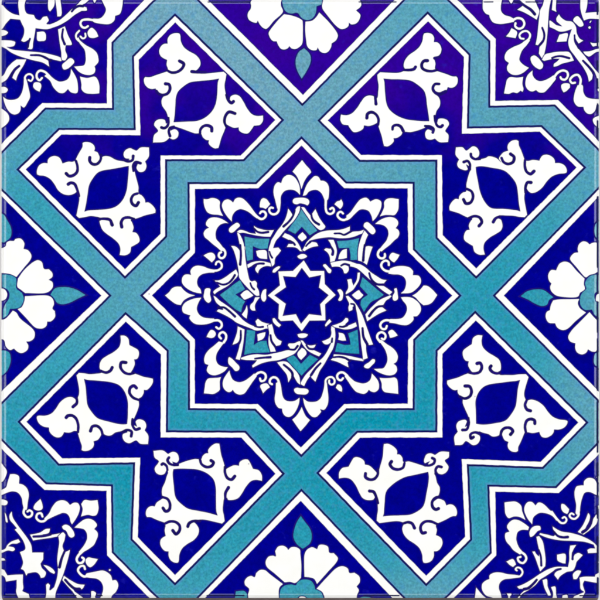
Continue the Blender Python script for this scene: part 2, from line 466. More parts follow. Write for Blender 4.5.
each('leaf_tip', star,
  '@180,180 c235,188 270,191 320,178 370,188 400,215 398,260 408,310 c434,362 380,350 320,345 275,325 248,280 236,230',
  '@0,0 c3021,1598 3060,1648 3105,1700 c3114,1724 3072,1770 3042,1820 3022,1875 c3014,1898 3003,1855 2988,1808 2960,1755 c2923,1716 2958,1670 2998,1625',
  '@360,180 c388,190 388,240 385,290 370,325 345,352 300,352 250,352 c195,367 220,320 240,270 240,220 265,190 310,180 355,185',
  '@395,265 c425,300 370,240 325,208 c285,203 250,245 205,285 c168,306 205,328 245,372 c285,405 340,395 375,372',
  '@360,360 c193,176 240,180 300,178 350,174 372,195 380,245 c384,340 340,335 290,330 240,318 218,285 215,235',
  '@270,385 c318,215 335,260 360,310 c402,350 355,410 c305,465 265,410 c220,345 260,310 295,260',
  '@180,360 c237,335 245,280 255,220 280,185 330,178 380,175 c412,168 400,210 400,260 398,300 370,325 330,342 280,338',
  '@150,265 c148,305 190,270 220,232 260,215 c310,215 340,250 390,285 c460,303 390,325 340,355 c308,402 260,392 205,355')

leaf('@180,180 c519,419 470,365 430,300 418,250 440,205 480,192 510,205 c530,223 550,190 580,175 620,180 660,210 700,255 740,310 c778,360 c770,388 735,362 690,325 645,302 600,293 555,315 525,360',
     '@180,180 752,348 785,378 815,391 848,375 860,345 843,318 815,316 800,333', star)
leaf('@180,180 c492,436 440,400 390,378 330,372 285,388 258,430 262,455 c287,476 255,495 235,530 245,570 @180,240 285,5 330,45 375,80 c408,112 c452,108 425,65 395,25 @180,180 365,590 358,530 375,480 410,445 455,432',
     '@180,240 432,88 452,120 450,155 430,178 405,180 388,158 394,132 412,122', star)
leaf('@240,150 c602,444 598,370 580,320 550,275 510,250 470,250 430,280 c410,329 380,320 350,345 335,390 335,440 350,500 @240,180 362,250 c372,288 c402,292 408,230 410,170 425,135 455,108 500,98 545,105 575,125 c597,150',
     '@240,180 388,270 385,310 360,338 325,342 298,322 292,295 308,276 330,280', star)
leaf('@300,150 c26,460 42,405 70,340 110,290 150,258 185,268 c208,305 240,308 272,330 290,370 292,430 283,490 c272,505 @300,180 c270,235 c246,235 243,200 232,170 210,130 170,102 130,102 90,118 60,152',
     '@300,180 258,195 258,290 270,325 300,340 332,325 340,300 325,278 302,290', star)
leaf('@360,180 c126,415 160,380 195,320 215,262 212,215 185,195 150,192 c103,214 85,190 60,175 30,180 0,195 @300,180 570,228 540,270 500,325 c462,355 c465,408 500,390 540,350 580,312 @360,180 0,298 40,295 85,312 112,357',
     '@300,180 490,375 440,400 400,388 375,355 385,328 410,318 430,335', star)
leaf('@360,180 c147,440 190,405 240,380 300,368 350,380 380,410 382,445 c359,481 385,500 395,535 380,575 @360,240 345,5 300,50 250,88 c215,118 c188,97 230,45 262,5 @360,180 275,575 283,540 275,495 250,465 210,447',
     '@360,240 225,78 190,110 178,145 192,175 225,184 248,166 248,140', star, w=2.6)
leaf('@360,240 c409,530 440,500 458,450 455,400 430,365 390,348 330,345 c280,337 c300,285 350,265 410,258 460,262 500,275 525,300 @395,265 182,60 c180,100 205,100 240,108 262,150 255,190 220,235 160,278 c60,286',
     '@360,240 330,312 270,312 230,290 212,255 225,222 258,206 285,222 288,250', star)
leaf('@395,265 c55,322 100,318 165,325 215,355 250,395 262,440 250,480 220,512 c185,516 187,545 160,580 120,602 @360,300 420,252 350,236 c290,228 c300,188 370,188 420,178 450,145 468,95 460,50 425,5 @395,265 70,345',
     '@360,300 320,208 255,203 215,225 203,258 222,288 255,288 268,260', star)
leaf('@360,300 c175,395 215,445 250,500 270,560 @360,360 272,5 258,45 232,80 190,85 c134,88 170,115 210,135 260,152 310,155 350,140 372,105 365,62 c339,38 365,20 380,-25 372,-65 345,-105 310,-135 270,-160 c218,-202',
     '@360,300 200,418 172,375 180,340 215,322 248,340 255,370 238,394 217,385', star)
leaf('@360,360 c117,130 150,165 180,205 192,250 185,295 150,322 115,318 c88,300 70,325 40,340 5,335 @300,360 560,318 520,275 480,215 c445,165 c460,130 510,180 550,212 600,228 @360,360 30,233 65,225 100,198 112,165',
     '@300,360 472,157 430,125 395,128 372,155 380,190 410,202 430,182', star)
leaf('@300,360 c28,374 40,440 60,490 95,545 130,572 165,570 190,548 c214,518 c203,493 240,500 268,468 282,430 285,370 278,300 c270,225 c244,215 240,265 225,330 205,380 170,410 120,418 75,412',
     '@300,360 257,255 258,200 285,175 320,172 345,200 340,235 312,246 292,228 292,203', star, w=2.2)
leaf('@240,360 c598,372 592,430 570,490 530,550 490,572 450,560 425,525 c419,488 385,480 355,440 345,390 355,310 c358,230 c398,205 412,260 420,320 432,370 455,400 500,412 550,405',
     '@240,360 380,260 385,210 360,178 325,175 300,200 300,230 320,242', star)
leaf('@180,360 c482,70 450,110 400,140 345,155 300,145 268,112 270,80 c283,50 252,38 240,5 @180,300 250,550 285,500 335,458 c388,412 c442,428 400,485 368,540 @180,360 362,-5 378,35 405,55 440,66',
     '@180,300 437,425 460,385 458,345 430,322 400,335 392,362 410,385', star)
leaf('@180,360 c495,100 465,140 435,190 425,245 440,290 480,322 510,318 c528,300 545,325 580,345 @240,360 5,348 45,335 80,290 120,230 c170,162 c143,132 100,168 50,203 0,220 @180,360 565,215 530,195 507,150',
     '@240,360 140,165 180,130 215,122 250,140 258,175 240,205 210,210 200,185', star)
leaf('@180,240 c217,537 160,528 100,505 50,470 20,430 20,380 45,347 80,342 c108,347 103,308 130,270 170,255 230,262 290,285 c352,296 c345,327 280,330 220,345 185,375 172,420 182,462 205,490',
     '@180,240 332,308 380,302 415,275 415,240 390,215 365,225 358,245', star, w=2.3)
leaf('@180,240 c217,574 150,582 90,602 @180,300 45,30 20,75 30,125 70,145 c101,155 92,180 110,210 150,240 210,248 280,240 c337,220 c345,184 300,182 230,170 190,140 170,90 185,30',
     '@180,300 330,205 385,205 415,232 415,265 388,288 362,272', star)

each('leaf_tie', star,
  '@180,180 490,485 540,440 570,425 595,440 600,460 570,490 530,525 505,528 488,510',
  '@240,180 540,185 600,175 @300,180 50,178 85,195 95,225 75,255 50,245 0,235 @240,180 570,245 535,235 525,210',
  '@360,180 45,430 75,420 110,445 150,490 155,520 130,545 105,535 65,495 35,465',
  '@360,240 340,490 365,480 378,540 380,590 @360,300 350,10 @360,240 330,600 325,560 345,520',
  '@360,360 45,50 90,20 125,-10 150,-5 150,20 120,55 85,85 50,80 38,68',
  '@240,360 540,290 570,275 600,280 @300,360 60,285 85,300 85,325 60,345 0,345 @240,360 570,340 545,320',
  '@180,360 490,-30 520,-15 560,25 595,65 590,100 555,112 520,75 485,40 480,0',
  '@180,240 250,490 280,480 305,490 302,540 @180,300 312,5 285,30 255,10 @180,240 235,570 240,530')

each('seed', star,
  '@240,180 230,180 265,190 c304,240 280,270 c258,292 225,278 200,275 198,235 210,195',
  '@300,180 c413,190 430,230 425,265 c402,294 375,270 c341,243 370,212 395,206',
  '@360,240 c398,148 375,190 c342,227 320,215 290,180 300,145 325,125 360,135',
  '@360,300 318,295 350,317 c380,355 345,370 300,378 290,350 280,322',
  '@300,360 375,243 405,250 423,285 c420,320 390,308 c356,278',
  '@240,360 210,245 270,233 c302,272 265,300 c230,337 215,300 200,265',
  '@180,300 c263,370 285,325 310,297 340,305 360,335 345,370 315,382',
  '@180,240 c232,154 280,130 320,125 350,150 352,185 c318,227 270,185')

def ribbon(spec, parent, *lines): return white('ribbon', spec, parent, inset=.34, strokes=[(l, w) for l, w in lines])
ribbon('@0,0 c2364,2318 2400,2296 2450,2306 2505,2328 c2555,2335 c2534,2250 2565,2273 2610,2288 2665,2300 c2744,2298 c2705,2370 2640,2368 2560,2357 2490,2342 2430,2330 c2395,2334', star,
       ('@0,0 2542,2286 2575,2318 2620,2328 2682,2320', 1.5))
ribbon('@240,180 c480,280 505,310 c528,350 548,320 555,290 575,265 c604,260 598,310 575,358 540,410 490,462 440,515 400,565 @240,240 365,5 345,45 c335,78 c385,72 c414,105 385,145 362,170 350,200 345,245 c318,270 305,215 290,170 283,120 288,75 300,40 312,0 @240,180 340,555 375,500 415,450 450,390 470,330', star,
       ('@240,180 548,305 530,358 490,415 435,465', 1.5), ('@240,240 295,116 305,150 322,178', 1.2))
ribbon('@240,240 c70,245 120,220 190,208 240,212 300,228 c347,245 c320,270 270,262 225,275 195,300 c182,337 162,320 150,290 c170,252 130,258 c76,284', star,
       ('@240,240 118,268 150,247 195,236 238,236', 1.4))
ribbon('@190,190 c468,422 490,430 520,480 540,540 547,600 @240,240 48,60 55,170 68,260 85,350 100,400 c118,412 150,405 172,430 170,465 190,505 c197,557 165,560 120,525 70,475 25,425 -10,375 @180,240 585,320 570,230 550,150 530,95 c506,57 550,60 585,85 c602,112 @190,190 500,570 485,500', star,
       ('@240,240 4,50 9,150 2,245', 1.6), ('@240,240 103,430 118,470 142,495', 1.3))
ribbon('@180,240 c340,402 390,400 450,370 505,330 c562,290 582,350 540,405 480,460 420,495 370,525 c345,547 330,520 350,495 c400,465 375,438', star,
       ('@180,240 368,425 430,446 485,430 525,390 548,352', 1.5))
ribbon('@180,240 c329,553 352,562 @180,300 400,5 440,32 500,75 560,125 @240,300 0,165 35,200 80,232 130,255 c168,262 c152,212 c178,183 220,215 270,232 c322,240 c305,290 260,288 220,302 160,308 110,288 60,268 0,245 @180,300 560,225 520,195 470,165 420,140 c362,112 c385,90 430,95 c410,70 360,25', star,
       ('@180,300 378,74 440,75 490,110 550,165', 1.5), ('@240,300 148,262 190,272 230,268', 1.3))
each('leaflet', star,
  '@240,240 c150,572 c202,570 @240,300 165,20 150,60 c157,108 120,105 100,80 105,45 130,20',
  '@240,300 c70,43 78,110 c68,190 40,170 c16,145 50,95')
each('diamond', star,
  '@240,240 c2,548 40,512 72,500 105,525 c137,555 105,575 70,590 45,598 20,575',
  '@240,240 c159,109 200,100 262,106 c274,192 240,190 195,182 c170,160',
  '@270,230 c325,18 367,75 c320,117 278,70',
  '@300,240 c470,86 c470,180 430,190 c380,194 395,140 425,100',
  '@300,240 c516,550 560,515 590,500 @360,240 10,525 c37,550 5,585 @300,240 575,597 545,580',
  '@300,300 c383,323 437,338 c464,407 420,408 c380,397 388,360',
  '@270,330 c318,175 350,195 367,235 c312,302 285,275 272,235',
  '@240,300 c170,344 205,330 c257,320 250,360 230,390 c176,414 175,380')
for s in ('@240,210 c46,266 150,285 c294,288 282,340 c275,384 200,387 c127,360 128,420 c127,494 c70,507 60,420 51,340',
          '@0,0 c3017,2085 3090,2205 c3172,2306 c3098,2352 c3018,2266 c2952,2337 c2880,2302 2950,2200',
          '@300,210 c370,310 480,305 c590,283 577,360 c570,497 c506,500 505,440 c492,378 450,378 c390,382',
          '@360,240 c25,372 95,430 165,490 c237,548 190,580 @360,300 110,20 70,70 c40,118 c5,50 @360,240 15,600 c80,548 c0,460',
          '@300,300 c574,298 c592,537 500,532 430,525 c352,517 365,460 c375,430 450,450 c507,447 500,400 c482,335 520,320',
          '@270,330 c165,290 230,255 c310,340 c400,248 c480,292 390,375 c315,455 240,375',
          '@240,300 c69,298 c152,310 145,380 c135,452 200,415 c264,408 275,460 c300,522 200,527 120,530 c43,547 55,450 62,380',
          '@240,240 c2,402 25,450 c50,492 c-47,545 @240,300 c50,15 25,60 c12,122 @180,300 560,95 500,45 c400,-50 @180,240 480,490 545,440'):
    teal('turquoise_petal', s, star)
ribbon('@300,180 c6,270 40,270 75,315 c108,355 130,320 c155,286 170,320 195,375 232,430 256,465 242,490 205,504 175,488 140,455 100,408 60,350 25,300', star,
       ('@300,180 112,340 122,385 150,420 190,445', 1.6))
ribbon('@300,180 c502,460 440,485 380,497 330,500 260,505 200,520 150,545 100,585 @300,210 65,320 45,360 c20,402 c45,414 80,392 130,372 c187,362 165,325 c115,316 c90,322 c95,310 150,295 220,282 300,275 @300,180 400,585 480,582 545,568 600,545 @360,180 35,530 c45,492 0,508 @300,180 540,513 c500,520', star,
       ('@300,180 345,535 400,535 440,548 490,525 515,510', 1.4), ('@300,210 60,362 78,340 105,318', 1.3))
ribbon('@360,180 c44,498 c84,548 @360,240 60,0 c42,70 80,58 c130,66 112,115 90,185 c70,252 20,220 @300,240 c578,207 577,130 585,60 @360,180 12,570', star,
       ('@360,240 48,50 38,120 32,205', 1.7))
ribbon('@300,240 c276,-5 c337,-5 358,50 371,110 362,170 c345,220 c300,235 295,170 275,130 c236,98 260,80 300,85 c318,75 305,40', star,
       ('@300,240 312,72 330,110 325,145', 1.8))
ribbon('@300,240 c300,225 c345,216 430,203 500,212 570,235 @360,240 0,240 60,275 110,320 170,360 220,390 c272,400 245,430 c235,455 280,485 c327,520 c295,552 250,525 180,472 120,420 60,365 0,310 @300,240 560,282 c487,262 490,300 465,335 c440,335 425,295 395,272 350,268 c318,272', star,
       ('@300,240 412,256 445,240 490,252', 1.5), ('@360,240 92,332 112,390 165,440 243,447', 1.6))
ribbon('@360,240 c300,550 c322,560 290,590 @360,300 265,5 c235,50 c225,70 c270,105 200,135 140,170 c70,217 c50,145 90,95 140,45 200,-5', star,
       ('@360,300 243,60 180,68 130,110 92,160', 1.7))
each('leaflet', star,
  '@300,240 c575,326 c602,323 592,400 565,450 530,500 c458,547 455,530 480,480 478,430 c470,395 515,390 522,420 c535,452 565,400')
ribbon('@300,240 c453,560 c482,555 @300,300 530,0 570,50 600,100 @360,300 30,160 55,230 80,300 105,370 c134,447 90,452 c62,442 65,510 c80,582 c28,602 20,520 8,440 0,340 @300,300 590,280 578,200 565,120 c550,60 c528,70 525,100 c486,117 482,70 490,40 475,5', star,
       ('@300,300 510,38 540,45 550,95', 1.4), ('@360,300 25,282 35,370 72,442', 1.8))
ribbon('@300,300 c560,220 c572,264 520,288 450,297 390,285 c345,274 c315,255 370,238 420,215 c455,176 480,182 485,210 455,245 c470,258', star,
       ('@300,300 398,266 430,268 470,254', 1.5))
ribbon('@300,300 c312,258 c348,268 356,350 350,420 335,480 300,545 @300,360 240,50 200,110 175,170 c155,222 c113,180 c105,160 75,200 c42,265 c-2,240 25,190 60,140 120,80 185,10 @300,300 225,575 265,520 300,450 c312,425 275,447 240,440 c216,412 260,395 300,370 312,330 308,295', star,
       ('@300,300 322,383 318,418', 1.4), ('@300,360 205,33 155,85 110,152', 1.7))
ribbon('@0,0 c3336,3540 3420,3546 3500,3558 3580,3576 c3652,3591 c3632,3614 3560,3604 c3505,3594 c3478,3625 c3489,3678 3440,3654 3380,3624 c3302,3600 c3330,3575', star,
       ('@0,0 3335,3573 3390,3568 3450,3580 3500,3608', 1.5))
ribbon('@240,360 c366,23 430,10 475,20 530,75 575,125 598,170 c604,252 c575,230 550,190 c535,160 c510,185 c482,232 465,150 420,90', star,
       ('@240,360 438,48 490,90 522,130 525,188', 1.7))
ribbon('@240,300 c-25,588 80,552 160,540 260,545 330,532 400,518 470,500 c510,498 c476,453 485,435 540,430 590,410 @300,300 c22,408 c7,440 @240,300 590,480 550,535 500,562 430,590 @240,360 380,5 300,15 220,35 c125,80 c118,55 150,25 c165,5 c60,3', star,
       ('@240,300 150,587 220,578 305,572', 1.5), ('@240,300 496,494 545,495 577,460', 1.5))
ribbon('@180,300 c575,260 600,270 @240,300 c48,293 42,380 30,470 c12,562 @180,300 c600,602 c553,592 570,540 590,470 c598,400 575,430 c520,452 545,390 568,320', star,
       ('@240,300 8,308 6,390 -8,432', 1.5))
ribbon('@240,300 c275,253 c320,237 335,290 345,335 375,385 c420,412 405,450 370,460 c345,470 c362,517 c303,522 285,450 282,390 290,330', star,
       ('@240,300 305,352 315,410 352,466', 1.6))
ribbon('@300,300 c0,398 c32,406 60,440 105,452 c162,443 145,475 c115,488 c217,535 c190,567 140,545 80,510 30,455', star,
       ('@300,300 63,452 90,485 128,492', 1.4))
ribbon('@270,230 c118,68 c148,28 210,55 260,100 300,160 c315,197 c347,217 c300,214 260,180 c163,172 c185,136 225,135 c190,103', star,
       ('@270,230 196,106 235,130 248,148', 1.4))
each('dash', star,
  '@270,230 272,265 310,240 350,242 372,265 340,286 300,290', '@300,240 228,252 252,240 290,275 315,300 305,332 283,330 255,290',
  '@300,240 372,502 402,490 430,520 432,560 420,600 395,612 380,600 397,560 385,525', '@300,300 c295,188 c317,215 285,245 c256,270 c248,250 270,215',
  '@300,300 c-28,343 0,335 45,332 c84,345 60,372 20,382 -15,372', '@240,300 c323,185 345,180 380,220 c414,250 c390,274 360,255 330,220',
  '@240,240 232,500 262,490 262,540 263,590 @240,300 245,17 225,12 @240,240 208,570 216,530', '@240,240 c385,260 c407,265 395,285 c350,327 325,325 328,300 355,275')
white('star_outline', '@240,240 c276,555 c398,453 c382,313 c528,308 @300,240 c38,201 c105,308 c243,307 c250,440 c359,550 @300,300 c252,45 c256,206 c95,208 c18,314 @240,300 c528,206 c407,212 c382,185 c388,42', star,
      holes=['@240,240 c345,553 c462,472 c432,362 c556,372 @300,240 c18,280 c92,376 c210,352 c188,475 c285,552 @300,300 c200,42 c215,155 c90,140 c10,236 @240,300 c560,140 c428,158 c460,38'])
# ---------------------------------------------------------------- arabesques: one drawing, bent to each panel
ARAB = ('@205,25 c188,466 c216,492 207,545 197,600 @205,85 205,70 222,138 c248,142 255,115 300,95 345,110 385,165 420,230 470,290 520,308 c582,304 580,360 550,400 510,407 '
        'c490,409 470,440 430,485 380,482 340,455 c335,425 290,430 240,410 215,397 c207,425 190,470 165,530 145,600 @180,110 c385,381 350,386 310,365 285,332 c288,304 260,300 225,270 213,242 '
        'c190,235 150,235 90,215 0,182 @145,85 270,415 c256,455 300,440 333,465 335,500 320,530 280,546 c245,530 210,560 180,572 c78,577 90,500 130,460 c120,440 90,400 105,360 150,340 200,350 212,385 '
        'c237,350 212,270 170,205 165,150 185,115 c230,90 @110,55 535,402 c500,390 470,372 c455,336 420,342 380,330 345,290 338,240 c350,219 400,220 460,200 520,180 @145,25 c222,463 228,440 215,400 c220,350 '
        '190,337 155,310 140,260 160,210 190,188 c225,185 225,140 250,100 300,80 345,85 c356,110 360,160 390,220 440,260 510,300 550,350 555,400 530,440 c500,464 c560,483 @205,25 0,485 100,475')
HOLE = ('@205,25 c139,538 128,570 @205,85 125,0 120,100 105,190 70,260 0,325 @145,85 520,358 420,365 c288,371 298,300 305,200 310,130 330,70 390,12 @145,25 450,576 550,561 @205,25 50,552')
LM0 = [(225.8,73),(219,79),(174,122),(180.5,36),(167.5,43.5),(167,60),(200.5,64),(195.5,71.5),(145,77),(155.5,88.5),(161.5,100),(153,142.5),(154.2,124),(178.5,134),
       (197,133.5),(208.8,140.5),(218.5,148),(235,94.5),(263,115.5),(254,126),(238.5,127.5),(167,71.5),(225.5,127.5),(176,98),(212,111)]
ARABS = [
 (0, 'by the top edge, left of the half flower', LM0,
  ['@145,25 215,450 265,475 320,470 370,435 388,390 345,360', '@145,25 606,474 530,472 468,466', '@205,85 215,420 195,370 205,310 240,270 300,285', '@205,85 213,100 232,150 265,180 285,165',
   '@110,55 465,360 485,385 525,400 575,385 600,340 590,295 555,288', '@180,110 200,240 205,195 235,162 275,155 315,175 318,210', '@145,85 235,330 235,380 220,415 190,432 165,425', '@145,85 290,415 250,430 238,465 250,510']),
 (0, 'by the left edge, above the half flower', [(77.5,217.5),(85,211.5),(128.5,166),(39.5,175.5),(47.5,163),(62.5,163.5),(68,195),(77.5,192),(82.5,143),(94.5,151),(104,156),(149,147.5),(123.5,153.5),(146,166.5),
   (138.5,189),(145.5,202.5),(155.5,213),(101,225.5),(119.5,255),(131.5,247),(132.5,232),(75.5,160),(134.5,219),(104,170.5),(116,206.5)],
  ['@30,145 460,160 475,215 470,270 430,305 390,310 362,285', '@30,145 490,510 470,440 445,390 410,378 382,392', '@90,205 440,140 385,125 335,135 312,175 318,220', '@90,205 90,140 150,138 200,150 222,200',
   '@55,115 460,400 455,450 420,490 375,490 348,460 348,425', '@120,175 175,185 135,200 112,245 125,290 160,308 185,275', '@90,145 330,150 385,165 425,150 432,110', '@90,145 435,260 432,205 455,172 505,182']),
 (1, 'by the top edge, right of the half flower', [(378,73.5),(383.5,79),(429,121),(423,36),(434,42),(434,58),(404,64),(405.5,70),(456.5,76.5),(448,87),(440,101),(448,142),(449,123),(425.5,135.5),
   (408,132),(393.5,138.5),(384,146),(369,95.5),(341,114.5),(348,125.5),(364,125.5),(436.5,71),(378.5,126),(426,97),(389,109)],
  ['@395,25 420,450 370,462 310,455 272,430 268,390 290,360 325,357', '@395,25 95,450 150,450 190,440 205,420', '@335,85 430,400 435,345 410,295 365,272 325,290 318,330', '@335,85 402,118 410,190',
   '@435,55 42,290 0,292 -22,330 -5,370 45,388 105,365', '@365,110 275,195 280,165 315,150 355,165 383,212', '@395,85 395,310 405,370 425,410 455,420 475,405', '@395,85 300,410 350,415 385,440 378,475', '@395,25 445,318 395,332']),
 (1, 'by the right edge, above the half flower', [(526,216.5),(520,211.5),(476,167),(564,173.5),(555,163),(539.5,160.5),(532,193),(526.5,189),(518.5,141),(508.5,150.5),(492.5,157),(456,147.5),(479.5,152),(457,165),
   (466.5,187),(458.5,199),(449.5,210.5),(502.5,226),(485,254.5),(472.5,246),(469.5,229.5),(524.5,160),(469,218),(499,169),(490,207.5)],
  ['@510,145 150,150 148,210 165,265 205,290 240,262', '@510,145 155,475 155,420 175,375 210,375', '@450,205 190,130 245,112 295,125 318,170 290,210', '@450,205 500,114 455,135 432,170',
   '@485,115 165,430 185,470 230,490 280,470 290,420 255,390', '@420,175 470,140 515,165 530,220 505,275 460,285 435,245', '@450,145 300,140 245,140 212,115 208,90', '@450,145 200,245 198,190 175,160 138,170']),
 (3, 'by the left edge, below the half flower', [(77.5,373.5),(84.5,379),(127,424),(39.5,415.5),(49,427.5),(64,432.5),(70,397),(76.5,400),(81.5,450),(93.5,441.5),(107,435.5),(148,444),(123,439),(146,424),
   (139,403),(144,390),(153,378.5),(100,364),(120.5,335.5),(129.5,345),(134.5,359.5),(77.5,431.5),(134,373.5),(103,420),(119,385)],
  ['@30,395 480,370 482,300 460,235 420,205 375,210 362,225', '@30,395 468,30 468,80 430,118', '@90,335 440,380 390,390 340,372 305,320 315,275 360,275', '@90,335 110,362 165,375 205,355 222,325',
   '@55,420 475,140 460,95 420,60 375,65 355,110', '@120,360 190,400 130,375 95,325 105,275 140,258 165,280', '@90,395 425,240 425,300 455,345 495,335', '@90,395 320,370 370,350 415,365 412,412']),
 (2, 'by the right edge, below the half flower', [(527.5,375),(519.5,380),(476.5,423.5),(565,420),(554,429.5),(539.5,432),(533,400),(526.5,401),(518,451),(508.5,442),(497,436),(455,445),(479.5,440),(456.5,425),
   (462.5,401),(457.5,390),(447,380.5),(500.5,364),(482.5,335.5),(471.5,344),(468.5,361.5),(524,433.5),(469,373),(501,422),(485,386)],
  ['@510,395 160,380 150,310 170,255 210,240 245,255 248,285', '@510,395 165,55 150,100 170,145 205,158', '@450,335 190,375 240,385 295,370 318,320 300,280 270,285', '@450,335 500,382 455,382 415,362 398,330 410,310',
   '@485,420 155,150 165,110 200,80 250,80 278,110 255,145', '@420,360 395,365 450,385 500,360 515,310 495,265 450,260', '@450,395 185,230 185,300 165,345 125,350', '@450,395 310,380 240,375 205,395 210,435 235,420']),
 (3, 'by the bottom edge, left of the half flower', [(224,522.5),(217.5,515),(173,469),(179,560),(168.5,551.5),(165.5,536),(199,530),(194,521.5),(147,517),(154.5,506.5),(162,494),(153.5,451),(154.5,469),(178.5,457),
   (197.5,459),(208,453),(219.5,443.5),(233.5,499.5),(262,481),(253,468.5),(239,465.5),(164.5,522.5),(224.5,466),(174.5,492),(214,480)],
  ['@145,505 200,185 250,165 305,170 345,205 345,255 310,290 278,255', '@145,505 550,160 480,162 440,185 428,215', '@205,445 200,220 200,275 225,330 265,345 298,312', '@205,445 203,535 205,480 235,425',
   '@110,485 525,120 575,140 600,190 590,250 555,262 530,230', '@180,420 200,395 215,440 265,470 315,460 335,425 310,405', '@145,445 330,200 285,200 245,185 225,150 240,125', '@145,445 225,250 215,210 180,185 168,195']),
 (2, 'by the bottom edge, right of the half flower', [(377.5,522),(383,516),(428.5,472.5),(422.5,560),(434,551.5),(436,535),(402.5,530),(404.5,523),(456,516),(446.5,505.5),(439.5,492),(449,452),(448.5,468),(425,458),
   (406.5,461.5),(397.5,454),(383.5,444),(367,500),(339,478.5),(348.5,466.5),(365,464),(437,523.5),(379,471),(425,501),(387,490)],
  ['@395,505 420,190 360,165 305,165 265,195 255,240 275,280 305,275', '@395,505 80,185 130,172 170,185 195,230', '@335,445 430,240 425,300 390,340 345,345 305,320 305,285', '@335,445 430,580 412,520 385,468 345,460',
   '@430,485 90,115 50,130 20,175 30,225 60,245 85,235', '@365,420 395,430 380,475 330,495 275,480 250,440 265,415', '@395,445 300,205 350,203 390,180 395,145 372,130', '@395,445 405,290 408,240 430,215 465,220'])]

EXTRA = [[(168.5, 119.5), (172, 126.5), (154.2, 124), (160, 119), (157, 129), (178.5, 134), (173, 139.7), (169.5, 138), (228.5, 99)], [(125, 161.5), (134, 165), (129, 148.5), (123.3, 154), (134, 149.5), (141, 172.3), (146.6, 166.5), (145.5, 161), (99.5, 219)], [(435, 118), (429.5, 126), (449, 123), (443, 118.5), (446.5, 129), (425.3, 135.5), (430, 139.7), (435.5, 139), (376.2, 98)], [(479, 159), (470.5, 169), (474, 146), (479.7, 152.5), (468, 149.5), (462.5, 169.3), (456.8, 164.5), (459, 158.5), (499, 216.5)], [(122, 431.5), (132.5, 423), (128, 443), (122.5, 437.5), (134, 441.5), (141, 419.5), (146.5, 425.5), (145, 431), (101, 371.5)], [(481, 432.8), (469, 422.5), (474, 445.3), (480, 440), (468, 442), (462.5, 420.5), (456, 425), (457.5, 433), (499.5, 373.5)], [(167.2, 474), (176, 466), (154.5, 469.5), (160.5, 475), (158, 463), (178.5, 457.5), (173.5, 451.2), (167, 454), (225.5, 499)], [(435.5, 474), (425, 465.5), (448.5, 468), (442.5, 474.7), (446, 462), (425, 458), (430, 453), (436, 455), (376.5, 498.5)]]

def tps(src, dst, lam=.02):
    src = np.array(src, float); dst = np.array(dst, float); n = len(src)
    c0, sc = src.mean(0), 50.
    def U(r2): return np.where(r2 > 1e-12, r2 * np.log(np.maximum(r2, 1e-12)), 0)
    s = (src - c0) / sc
    d2 = ((s[:, None] - s[None]) ** 2).sum(-1)
    K = U(d2) + lam * np.eye(n); P = np.hstack([np.ones((n, 1)), s])
    A = np.zeros((n + 3, n + 3)); A[:n, :n] = K; A[:n, n:] = P; A[n:, :n] = P.T
    w = np.linalg.solve(A, np.vstack([dst, np.zeros((3, 2))]))
    def f(p):
        q = (np.asarray(p) - c0) / sc
        return U(((q[:, None] - s[None]) ** 2).sum(-1)) @ w[:n] + np.hstack([np.ones((len(q), 1)), q]) @ w[n:]
    return f

a_out = smooth(*parse(ARAB)); a_in = smooth(*parse(HOLE))
def marks(lm, k): return [q for n, q in enumerate(lm) if n not in (12, 13)] + EXTRA[k]
for num, (pan, where, lm, lines) in enumerate(ARABS):
    f = tps(marks(LM0, 0), marks(lm, num))
    white('arabesque', '', panels[pan], pts=f(a_out), holes=[f(a_in)], strokes=[(l, 2.0 if k < 6 else 1.8) for k, l in enumerate(lines)], label='white arabesque ' + where)

# ---------------------------------------------------------------- the half flowers
each('petal', fN,
  '@240,0 c135,-25 105,20 110,60 c105,90 80,125 75,165 95,205 165,230 c178,210 200,250 230,280 260,291 285,275 340,210 430,118 c412,60 410,30 415,-25',
  '@240,0 c440,140 380,200 300,300 285,330 300,380 330,412 c366,415 380,450 410,490 450,496 485,478 c492,463 515,485 550,493 590,475 @300,0 22,440 30,330 28,215 c25,203 @240,0 590,180 520,155',
  '@300,0 c53,215 50,300 60,400 72,465 110,500 165,502 c177,478 200,515 240,532 280,520 312,472 c318,435 360,405 380,360 370,325 290,220 c192,122 165,165 120,205',
  '@300,0 c218,60 225,90 280,165 360,260 410,292 450,287 485,262 c490,228 510,245 560,237 590,205 605,150 c563,104 605,70 615,40 c590,-25 c235,-25')
teal('pistil', '@240,0 c424,30 435,75 460,115 510,135 575,128 605,165 @300,0 25,185 70,200 120,185 155,135 c165,62 c228,40 c228,-25 @240,0 c415,-25', fN)
teal('bud', '@270,40 c340,83 385,125 407,170 402,230 360,320 c317,385 280,320 258,250 262,180 290,120', fN)
each('petal', fW,
  '@0,240 c-40,85 30,75 55,60 65,25 95,8 140,6 c150,-10 180,-18 210,-15 245,30 c238,88 280,100 315,150 310,190 240,280 c165,372 110,345 60,335 c-40,330',
  '@0,240 c178,385 240,300 330,220 380,200 420,220 442,287 c490,290 525,330 525,370 c490,397 525,420 530,470 500,510 450,532 c250,532 c210,500 173,470',
  '@0,240 c248,560 490,558 530,590 @0,300 542,40 527,85 c550,110 552,170 510,215 c475,217 465,260 430,285 390,287 350,275 250,170 c173,90 215,70 242,10',
  '@0,300 c128,103 165,125 200,180 330,290 350,330 340,385 300,414 c265,417 285,455 275,500 220,532 180,522 c140,488 100,502 60,470 35,400 c-40,400 c-40,190 40,192 90,150')
teal('pistil', '@0,240 c20,345 100,350 155,375 c165,430 162,480 c220,530 237,580 @0,300 230,20 200,70 150,85 c100,87 75,150 c28,182 c30,95 @0,300 55,40 @0,240 88,590 95,530 70,492 c22,470', fW)
white('pollen', '@0,240 c-40,490 35,486 72,530 65,580 30,607 c-40,607', fW)
